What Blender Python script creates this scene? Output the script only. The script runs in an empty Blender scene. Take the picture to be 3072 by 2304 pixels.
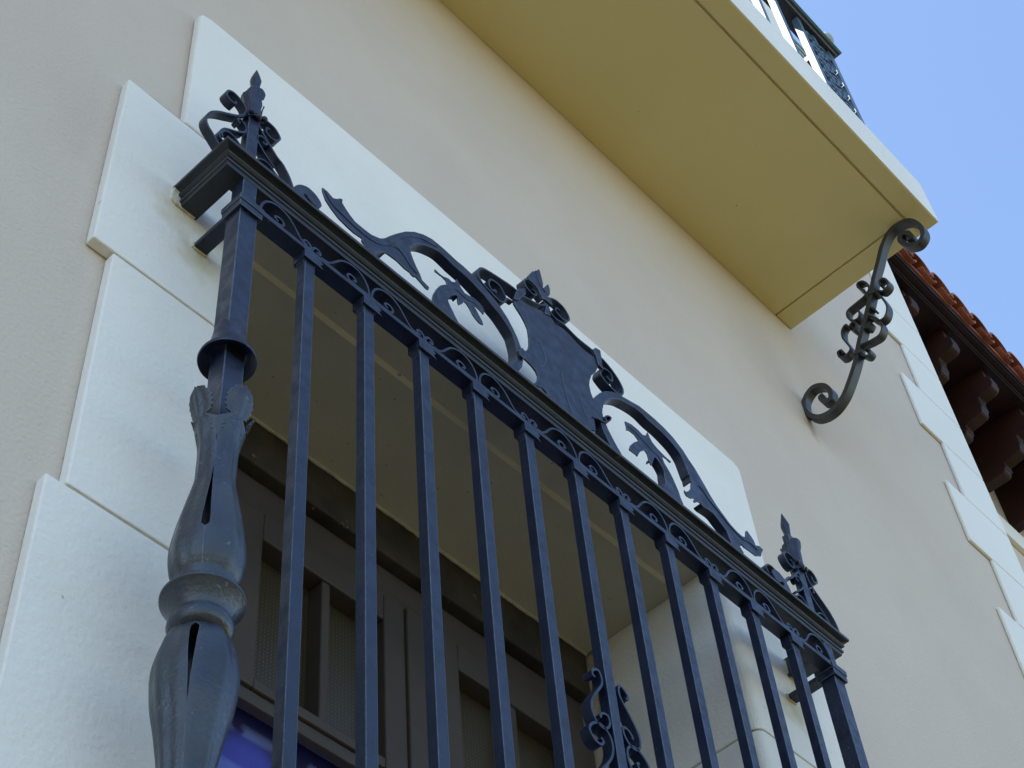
import bpy, bmesh, math, random
from mathutils import Vector, Matrix
random.seed(7)
C = bpy.context.scene.collection
# ---------------- camera ----------------
RW = [[0.67994283,-0.72987471,-0.07043187],[0.54624428,0.56825867,-0.61538546],[0.48917781,0.37995393,0.78507330]]
CP = Vector((-0.82812778,-1.11257488,-2.17552777))
cam = bpy.data.cameras.new('camera'); co = bpy.data.objects.new('camera', cam); C.objects.link(co)
cam.sensor_width = 36; cam.lens = 36*5084.4165/3072; cam.clip_start = .05; cam.clip_end = 500
r0, r1, r2 = [Vector(v) for v in RW]
co.matrix_world = Matrix(((r0.x,-r1.x,-r2.x,CP.x),(r0.y,-r1.y,-r2.y,CP.y),(r0.z,-r1.z,-r2.z,CP.z),(0,0,0,1)))
bpy.context.scene.camera = co
# ---------------- light ----------------
SUN_EL, SUN_AZ = 52, 30          # azimuth: degrees behind the facade line, on the left (-x)
el, az = math.radians(SUN_EL), math.radians(SUN_AZ)
sd = Vector((-math.cos(az)*math.cos(el), math.sin(az)*math.cos(el), math.sin(el)))   # towards the sun
w = bpy.data.worlds.new('World'); bpy.context.scene.world = w; w.use_nodes = True
nt = w.node_tree; bg = nt.nodes['Background']
sky = nt.nodes.new('ShaderNodeTexSky'); sky.sky_type = 'NISHITA'; sky.sun_disc = False
sky.sun_elevation = el; sky.sun_rotation = math.atan2(sd.x, sd.y)
sky.air_density = 1.0; sky.dust_density = .6; sky.ozone_density = 1.5
nt.links.new(sky.outputs[0], bg.inputs[0]); bg.inputs[1].default_value = 0.15
sl = bpy.data.lights.new('sun', 'SUN'); sl.energy = 4.8; sl.angle = math.radians(.5); sl.color = (1,.95,.86)
so = bpy.data.objects.new('sun', sl); C.objects.link(so); so.rotation_euler = sd.to_track_quat('Z','Y').to_euler(); so.location = (-6,0,10)
vs = bpy.context.scene.view_settings; vs.view_transform = 'Standard'; vs.look = 'None'; vs.exposure = 1.36; vs.gamma = 1
# ---------------- materials ----------------
def mat(name, col, rough=.8, col2=None, nscale=6, bump=0, bscale=60, spec=.5, metal=0, speck=None, speckscale=90, speckth=.72, detail=6, coords='Object'):
    m = bpy.data.materials.new(name); m.use_nodes = True; n = m.node_tree.nodes; L = m.node_tree.links
    b = n['Principled BSDF']; b.inputs['Roughness'].default_value = rough; b.inputs['Metallic'].default_value = metal
    b.inputs['Specular IOR Level'].default_value = spec
    tc = n.new('ShaderNodeNewGeometry'); src = tc.outputs['Position']
    c = n.new('ShaderNodeRGB'); c.outputs[0].default_value = (*col,1); out = c.outputs[0]
    if col2:
        tx = n.new('ShaderNodeTexNoise'); tx.inputs['Scale'].default_value = nscale; tx.inputs['Detail'].default_value = detail; tx.inputs['Roughness'].default_value = .6
        L.new(src, tx.inputs['Vector'])
        rp = n.new('ShaderNodeValToRGB'); rp.color_ramp.elements[0].position = .35; rp.color_ramp.elements[1].position = .65
        rp.color_ramp.elements[0].color = (*col,1); rp.color_ramp.elements[1].color = (*col2,1)
        L.new(tx.outputs['Fac'], rp.inputs[0]); out = rp.outputs[0]
    if speck:
        t2 = n.new('ShaderNodeTexNoise'); t2.inputs['Scale'].default_value = speckscale; t2.inputs['Detail'].default_value = 3
        L.new(src, t2.inputs['Vector'])
        r2_ = n.new('ShaderNodeValToRGB'); r2_.color_ramp.elements[0].position = speckth; r2_.color_ramp.elements[1].position = speckth+.05
        L.new(t2.outputs['Fac'], r2_.inputs[0])
        mx = n.new('ShaderNodeMix'); mx.data_type = 'RGBA'; L.new(r2_.outputs[0], mx.inputs['Factor']); L.new(out, mx.inputs[6]); mx.inputs[7].default_value = (*speck,1); out = mx.outputs[2]
    L.new(out, b.inputs['Base Color'])
    if bump:
        t3 = n.new('ShaderNodeTexNoise'); t3.inputs['Scale'].default_value = bscale; t3.inputs['Detail'].default_value = 4; L.new(src, t3.inputs['Vector'])
        bp = n.new('ShaderNodeBump'); bp.inputs['Strength'].default_value = 1; bp.inputs['Distance'].default_value = bump; L.new(t3.outputs['Fac'], bp.inputs['Height']); L.new(bp.outputs[0], b.inputs['Normal'])
    return m
M = {}
M['wall'] = mat('wall_render', (.590,.510,.430), .9, (.625,.548,.462), 2.2, .0020, 140)
M['white'] = mat('white_stone_paint', (.80,.79,.735), .85, (.85,.84,.785), 3.5, .0014, 110, speck=(.5,.49,.44), speckscale=70, speckth=.74)
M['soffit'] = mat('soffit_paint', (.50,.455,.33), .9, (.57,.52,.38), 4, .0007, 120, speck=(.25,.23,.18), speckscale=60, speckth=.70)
M['slab'] = mat('balcony_paint', (.67,.585,.30), .9, (.71,.625,.335), 1.5, .0006, 120, speck=(.3,.27,.2), speckscale=26, speckth=.735)
M['quoin'] = mat('quoin_paint', (.80,.80,.75), .85, (.84,.84,.79), 2, .0006, 90)
M['iron'] = mat('painted_iron', (.005,.010,.030), .40, (.009,.016,.042), 14, .0006, 240, spec=.5, speck=(.07,.09,.12), speckscale=120, speckth=.70)
def wear(m, col, rad=.0016, amt=.9):
    n = m.node_tree.nodes; L = m.node_tree.links; b = n['Principled BSDF']; src = b.inputs['Base Color'].links[0].from_socket
    bv = n.new('ShaderNodeBevel'); bv.samples = 6; bv.inputs['Radius'].default_value = rad
    g = n.new('ShaderNodeNewGeometry'); d = n.new('ShaderNodeVectorMath'); d.operation = 'DOT_PRODUCT'; L.new(bv.outputs[0], d.inputs[0]); L.new(g.outputs['True Normal'], d.inputs[1])
    r = n.new('ShaderNodeMapRange'); r.inputs[1].default_value = .97; r.inputs[2].default_value = .82; r.inputs[3].default_value = 0; r.inputs[4].default_value = amt; L.new(d.outputs['Value'], r.inputs[0])
    t = n.new('ShaderNodeTexNoise'); t.inputs['Scale'].default_value = 45; L.new(g.outputs['Position'], t.inputs['Vector'])
    r2 = n.new('ShaderNodeMapRange'); r2.inputs[1].default_value = .35; r2.inputs[2].default_value = .6; L.new(t.outputs['Fac'], r2.inputs[0])
    k = n.new('ShaderNodeMath'); k.operation = 'MULTIPLY'; L.new(r.outputs[0], k.inputs[0]); L.new(r2.outputs[0], k.inputs[1])
    mx = n.new('ShaderNodeMix'); mx.data_type = 'RGBA'; L.new(k.outputs[0], mx.inputs['Factor']); L.new(src, mx.inputs[6]); mx.inputs[7].default_value = (*col,1); L.new(mx.outputs[2], b.inputs['Base Color'])
wear(M['iron'], (.10,.14,.20))
def gloss(m, lo, hi, sc=30):
    n = m.node_tree.nodes; L = m.node_tree.links; b = n['Principled BSDF']
    g = n.new('ShaderNodeNewGeometry'); t = n.new('ShaderNodeTexNoise'); t.inputs['Scale'].default_value = sc; t.inputs['Detail'].default_value = 8; L.new(g.outputs['Position'], t.inputs['Vector'])
    r = n.new('ShaderNodeMapRange'); r.inputs[1].default_value = .35; r.inputs[2].default_value = .65; r.inputs[3].default_value = lo; r.inputs[4].default_value = hi; L.new(t.outputs['Fac'], r.inputs[0]); L.new(r.outputs[0], b.inputs['Roughness'])
gloss(M['iron'], .30, .55, 40)
M['post_iron'] = mat('sheen_toned_post_iron', (.012,.019,.034), .34, (.030,.042,.056), 11, .0009, 190, spec=.6, speck=(.09,.11,.13), speckscale=90, speckth=.68); wear(M['post_iron'], (.14,.17,.20), .0018); gloss(M['post_iron'], .26, .46, 24)  # weathered tone lightened to stand in for bright sheen on the bulbs
M['bracket_iron'] = mat('grey_bracket_iron', (.024,.029,.036), .42, (.035,.041,.048), 18, .0005, 150, spec=.55); wear(M['bracket_iron'], (.09,.10,.11))
M['moulding'] = mat('weathered_iron_moulding', (.010,.016,.028), .40, (.024,.028,.034), 26, .0006, 200, spec=.5, speck=(.22,.13,.05), speckscale=55, speckth=.735)
wear(M['moulding'], (.05,.06,.07), .0012, .6)
M['edge'] = mat('rubbed_edge_iron', (.030,.048,.078), .40, (.085,.115,.155), 60, spec=.7)
M['vein'] = mat('scuffed_iron', (.035,.05,.085), .45, (.06,.08,.115), 60)
M['rust'] = mat('rusty_primer', (.30,.20,.10), .8, (.5,.47,.38), 60, .001, 200)
M['mortar'] = mat('cream_mortar', (.55,.50,.34), .9, (.64,.62,.52), 40, .003, 90)
M['wood'] = mat('weathered_lintel', (.018,.014,.009), .8, (.055,.042,.026), 9, .002, 70, speck=(.25,.2,.12), speckscale=38, speckth=.70)
M['frame'] = mat('taupe_window_paint', (.055,.043,.034), .6, (.072,.056,.044), 5, .0003, 100)
M['eave'] = mat('dark_eave_wood', (.013,.004,.006), .5, (.022,.007,.008), 8, .001, 60, spec=.3)
M['corbel'] = mat('brown_corbel_wood', (.024,.009,.006), .55, (.036,.014,.009), 8, .001, 60, spec=.25)
M['tile'] = mat('terracotta', (.19,.045,.022), .75, (.40,.13,.06), 5, .002, 60)
M['ground'] = mat('garden_ground', (.075,.060,.017), .95, (.100,.081,.025), .3, 0)
M['curtain'] = mat('blue_curtain_cloth', (.07,.09,.52), .8, (.10,.12,.62), 6, 0)
M['room'] = mat('dim_room', (.05,.045,.035), .9)
M['shutter'] = mat('green_louvre_paint', (.07,.16,.10), .5, (.09,.19,.12), 10)
M['shutter_white'] = mat('white_slat_paint', (.8,.82,.78), .5)
M['railiron'] = mat('railing_iron', (.055,.10,.145), .42, (.07,.12,.17), 20, .0003, 150, spec=.55)
M['green_iron'] = mat('green_handrail_paint', (.008,.13,.06), .5, (.012,.17,.08), 20, .0005, 150, spec=.6)
M['ball'] = mat('grey_ball_paint', (.33,.35,.33), .5, (.40,.42,.40), 20)
M['joint'] = mat('joint_filler', (.40,.35,.24), .95, (.5,.45,.33), 50, .002, 120)
def glassmat(name, dots):
    m = bpy.data.materials.new(name); m.use_nodes = True; n = m.node_tree.nodes; L = m.node_tree.links
    b = n['Principled BSDF']; b.inputs['Roughness'].default_value = .12 if not dots else .3
    b.inputs['Base Color'].default_value = (.035,.035,.025,1); b.inputs['Specular IOR Level'].default_value = .5
    if dots:
        g = n.new('ShaderNodeNewGeometry'); v = n.new('ShaderNodeTexVoronoi'); v.inputs['Scale'].default_value = 120; v.inputs['Randomness'].default_value = .12
        mp = n.new('ShaderNodeMapping'); mp.inputs['Scale'].default_value = (1,0.001,1); L.new(g.outputs['Position'], mp.inputs[0]); L.new(mp.outputs[0], v.inputs['Vector'])
        r = n.new('ShaderNodeValToRGB'); r.color_ramp.elements[0].position = .12; r.color_ramp.elements[0].color = (.20,.17,.085,1); r.color_ramp.elements[1].position = .26; r.color_ramp.elements[1].color = (.045,.036,.02,1)
        L.new(v.outputs['Distance'], r.inputs[0]); 
        t = n.new('ShaderNodeTexNoise'); t.inputs['Scale'].default_value = 9; L.new(g.outputs['Position'], t.inputs['Vector'])
        mx = n.new('ShaderNodeMix'); mx.data_type='RGBA'; L.new(t.outputs['Fac'], mx.inputs['Factor']); mx.inputs[6].default_value=(.05,.042,.025,1); L.new(r.outputs[0], mx.inputs[7]); L.new(mx.outputs[2], b.inputs['Base Color'])
    return m
M['lace'] = glassmat('lace_backed_glass', True)
def clearglass():
    m = bpy.data.materials.new('clear_glass'); m.use_nodes = True; n = m.node_tree.nodes; L = m.node_tree.links; n.clear()
    o = n.new('ShaderNodeOutputMaterial'); mx = n.new('ShaderNodeMixShader'); t = n.new('ShaderNodeBsdfTransparent'); g = n.new('ShaderNodeBsdfGlossy'); f = n.new('ShaderNodeLayerWeight'); p = n.new('ShaderNodeMath'); p.operation = 'POWER'; p.inputs[1].default_value = 5; q = n.new('ShaderNodeMath'); q.operation = 'MULTIPLY_ADD'; q.inputs[1].default_value = .9; q.inputs[2].default_value = .04
    g.inputs['Roughness'].default_value = .02; f.inputs[0].default_value = .5; L.new(f.outputs['Facing'], p.inputs[0]); L.new(p.outputs[0], q.inputs[0])
    L.new(q.outputs[0], mx.inputs[0]); L.new(t.outputs[0], mx.inputs[1]); L.new(g.outputs[0], mx.inputs[2]); L.new(mx.outputs[0], o.inputs[0]); return m
M['glass'] = clearglass()
def stain(m, pts, col):
    """old stains of the surface round iron fixings: (x, z, half width, half height) with ragged edges"""
    n = m.node_tree.nodes; L = m.node_tree.links; b = n['Principled BSDF']; src = b.inputs['Base Color'].links[0].from_socket
    g = n.new('ShaderNodeNewGeometry'); t = n.new('ShaderNodeTexNoise'); t.inputs['Scale'].default_value = 28; t.inputs['Detail'].default_value = 5; L.new(g.outputs['Position'], t.inputs['Vector'])
    for (x,z,rx,rz,amt) in pts:
        mp = n.new('ShaderNodeMapping'); mp.vector_type = 'POINT'; mp.inputs['Location'].default_value = (-x/rx,0,-z/rz); mp.inputs['Scale'].default_value = (1/rx,0,1/rz); L.new(g.outputs['Position'], mp.inputs[0])
        ln = n.new('ShaderNodeVectorMath'); ln.operation = 'LENGTH'; L.new(mp.outputs[0], ln.inputs[0])
        ad = n.new('ShaderNodeMath'); ad.operation = 'MULTIPLY_ADD'; ad.inputs[1].default_value = 1.6; L.new(t.outputs['Fac'], ad.inputs[0]); 
        sb = n.new('ShaderNodeMath'); sb.operation = 'SUBTRACT'; L.new(ln.outputs['Value'], sb.inputs[0]); sb.inputs[1].default_value = .8; L.new(sb.outputs[0], ad.inputs[2])
        r = n.new('ShaderNodeMapRange'); r.inputs[1].default_value = .15; r.inputs[2].default_value = 1.15; r.inputs[3].default_value = amt; r.inputs[4].default_value = 0; L.new(ad.outputs[0], r.inputs[0])
        mx = n.new('ShaderNodeMix'); mx.data_type = 'RGBA'; L.new(r.outputs[0], mx.inputs['Factor']); L.new(src, mx.inputs[6]); mx.inputs[7].default_value = (*col,1); src = mx.outputs[2]
    L.new(src, b.inputs['Base Color'])
stain(M['white'], [(-.030,.085,.050,.050,.55),(.010,.010,.045,.045,.55),(1.575,.085,.045,.060,.6),(1.535,.005,.045,.045,.6)], (.50,.43,.22))
stain(M['wall'], [(2.10,1.372,.030,.045,.55)], (.22,.13,.06))
# ---------------- helpers ----------------
def tag(o, label=None, cat=None, group=None, kind=None):
    if label: o['label'] = label
    if cat: o['category'] = cat
    if group: o['group'] = group
    if kind: o['kind'] = kind
    return o
def empty(name, loc, label, cat, group=None):
    o = bpy.data.objects.new(name, None); C.objects.link(o); o.location = loc; o.empty_display_size = .1
    return tag(o, label, cat, group)
def obj(name, bm, m, parent=None, smooth=False, bevel=0, label=None, subsurf=0):
    me = bpy.data.meshes.new(name); bmesh.ops.recalc_face_normals(bm, faces=bm.faces[:]); bm.to_mesh(me); bm.free()
    me.materials.append(M[m]); o = bpy.data.objects.new(name, me); C.objects.link(o)
    if parent:
        o.parent = parent
        pm = Vector(parent.location); q = parent.parent
        while q: pm += Vector(q.location); q = q.parent
        me.transform(Matrix.Translation(-pm))
    if bevel:
        b = o.modifiers.new('bevel','BEVEL'); b.width = bevel; b.segments = 2; b.limit_method = 'ANGLE'; b.angle_limit = math.radians(35); b.harden_normals = False
        if m == 'iron' and bevel >= .0010: me.materials.append(M['edge']); b.material = 1
    if smooth:
        for p in me.polygons: p.use_smooth = True
        me.set_sharp_from_angle(angle=math.radians(38))
    if label: o['label'] = label
    return o
def B(): return bmesh.new()
def box(bm, x0,x1,y0,y1,z0,z1):
    v = [bm.verts.new(p) for p in ((x0,y0,z0),(x1,y0,z0),(x1,y1,z0),(x0,y1,z0),(x0,y0,z1),(x1,y0,z1),(x1,y1,z1),(x0,y1,z1))]
    for f in ((3,2,1,0),(4,5,6,7),(0,1,5,4),(1,2,6,5),(2,3,7,6),(3,0,4,7)): bm.faces.new([v[i] for i in f])
    return bm
def prism(bm, pts, a, b, ax=1):
    """closed outline in the plane across ax, extruded from a to b (ax 1: pts (x,z); ax 0: (y,z); ax 2: (x,y))"""
    def mk(p, t): return (p[0],t,p[1]) if ax==1 else (t,p[0],p[1]) if ax==0 else (p[0],p[1],t)
    A_ = [bm.verts.new(mk(p,a)) for p in pts]; B_ = [bm.verts.new(mk(p,b)) for p in pts]; n = len(pts)
    bm.faces.new(A_); bm.faces.new(B_[::-1])
    for i in range(n): bm.faces.new((A_[i],B_[i],B_[(i+1)%n],A_[(i+1)%n]))
    return bm
def smoothline(pts, k=5):
    out = []
    n = len(pts)
    for i in range(n-1):
        p0 = pts[max(i-1,0)]; p1 = pts[i]; p2 = pts[i+1]; p3 = pts[min(i+2,n-1)]
        for j in range(k):
            t = j/k; a = [0,0]
            for d in (0,1):
                a[d] = .5*((2*p1[d])+(-p0[d]+p2[d])*t+(2*p0[d]-5*p1[d]+4*p2[d]-p3[d])*t*t+(-p0[d]+3*p1[d]-3*p2[d]+p3[d])*t**3)
            out.append(tuple(a))
    out.append(pts[-1]); return out
def ribbon(bm, pts, th, a, b, ax=1, k=5, taper=0):
    """flat iron strip bent along pts, th thick in the plane, a..b wide across it"""
    s = smoothline(pts, k); n = len(s); L_ = []; R_ = []
    for i in range(n):
        p = s[max(i-1,0)]; q = s[min(i+1,n-1)]; d = Vector((q[0]-p[0], q[1]-p[1])); d = d.normalized() if d.length > 1e-9 else Vector((1,0)); nn = Vector((-d.y,d.x))
        h = th/2*(1-taper*(abs(2*i/(n-1)-1)**4))
        L_.append((s[i][0]+nn.x*h, s[i][1]+nn.y*h)); R_.append((s[i][0]-nn.x*h, s[i][1]-nn.y*h))
    def mk(p, t): return (p[0],t,p[1]) if ax==1 else (t,p[0],p[1])
    rings = [[bm.verts.new(mk(L_[i],a)), bm.verts.new(mk(L_[i],b)), bm.verts.new(mk(R_[i],b)), bm.verts.new(mk(R_[i],a))] for i in range(n)]
    for i in range(n-1):
        for j in range(4): bm.faces.new((rings[i][j], rings[i][(j+1)%4], rings[i+1][(j+1)%4], rings[i+1][j]))
    bm.faces.new(rings[0][::-1]); bm.faces.new(rings[-1]); return bm
def lathe(bm, prof, cx, cy, seg=40, phase=0):
    rings = []
    for r, z in prof: rings.append([bm.verts.new((cx+r*math.cos(2*math.pi*i/seg+phase), cy+r*math.sin(2*math.pi*i/seg+phase), z)) for i in range(seg)])
    for a, b in zip(rings, rings[1:]):
        for i in range(seg): bm.faces.new((a[i],a[(i+1)%seg],b[(i+1)%seg],b[i]))
    bm.faces.new(rings[0][::-1]); bm.faces.new(rings[-1]); return bm
def mir(pts, c): return [(c-p[0], p[1]) for p in pts]
def dup(o, parent=None, dx=(0,0,0)):
    c = o.copy(); C.objects.link(c); c.parent = parent
    c.location = Vector(o.location)+Vector(dx)
    for ch in o.children: dup(ch, c)
    return c
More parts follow.
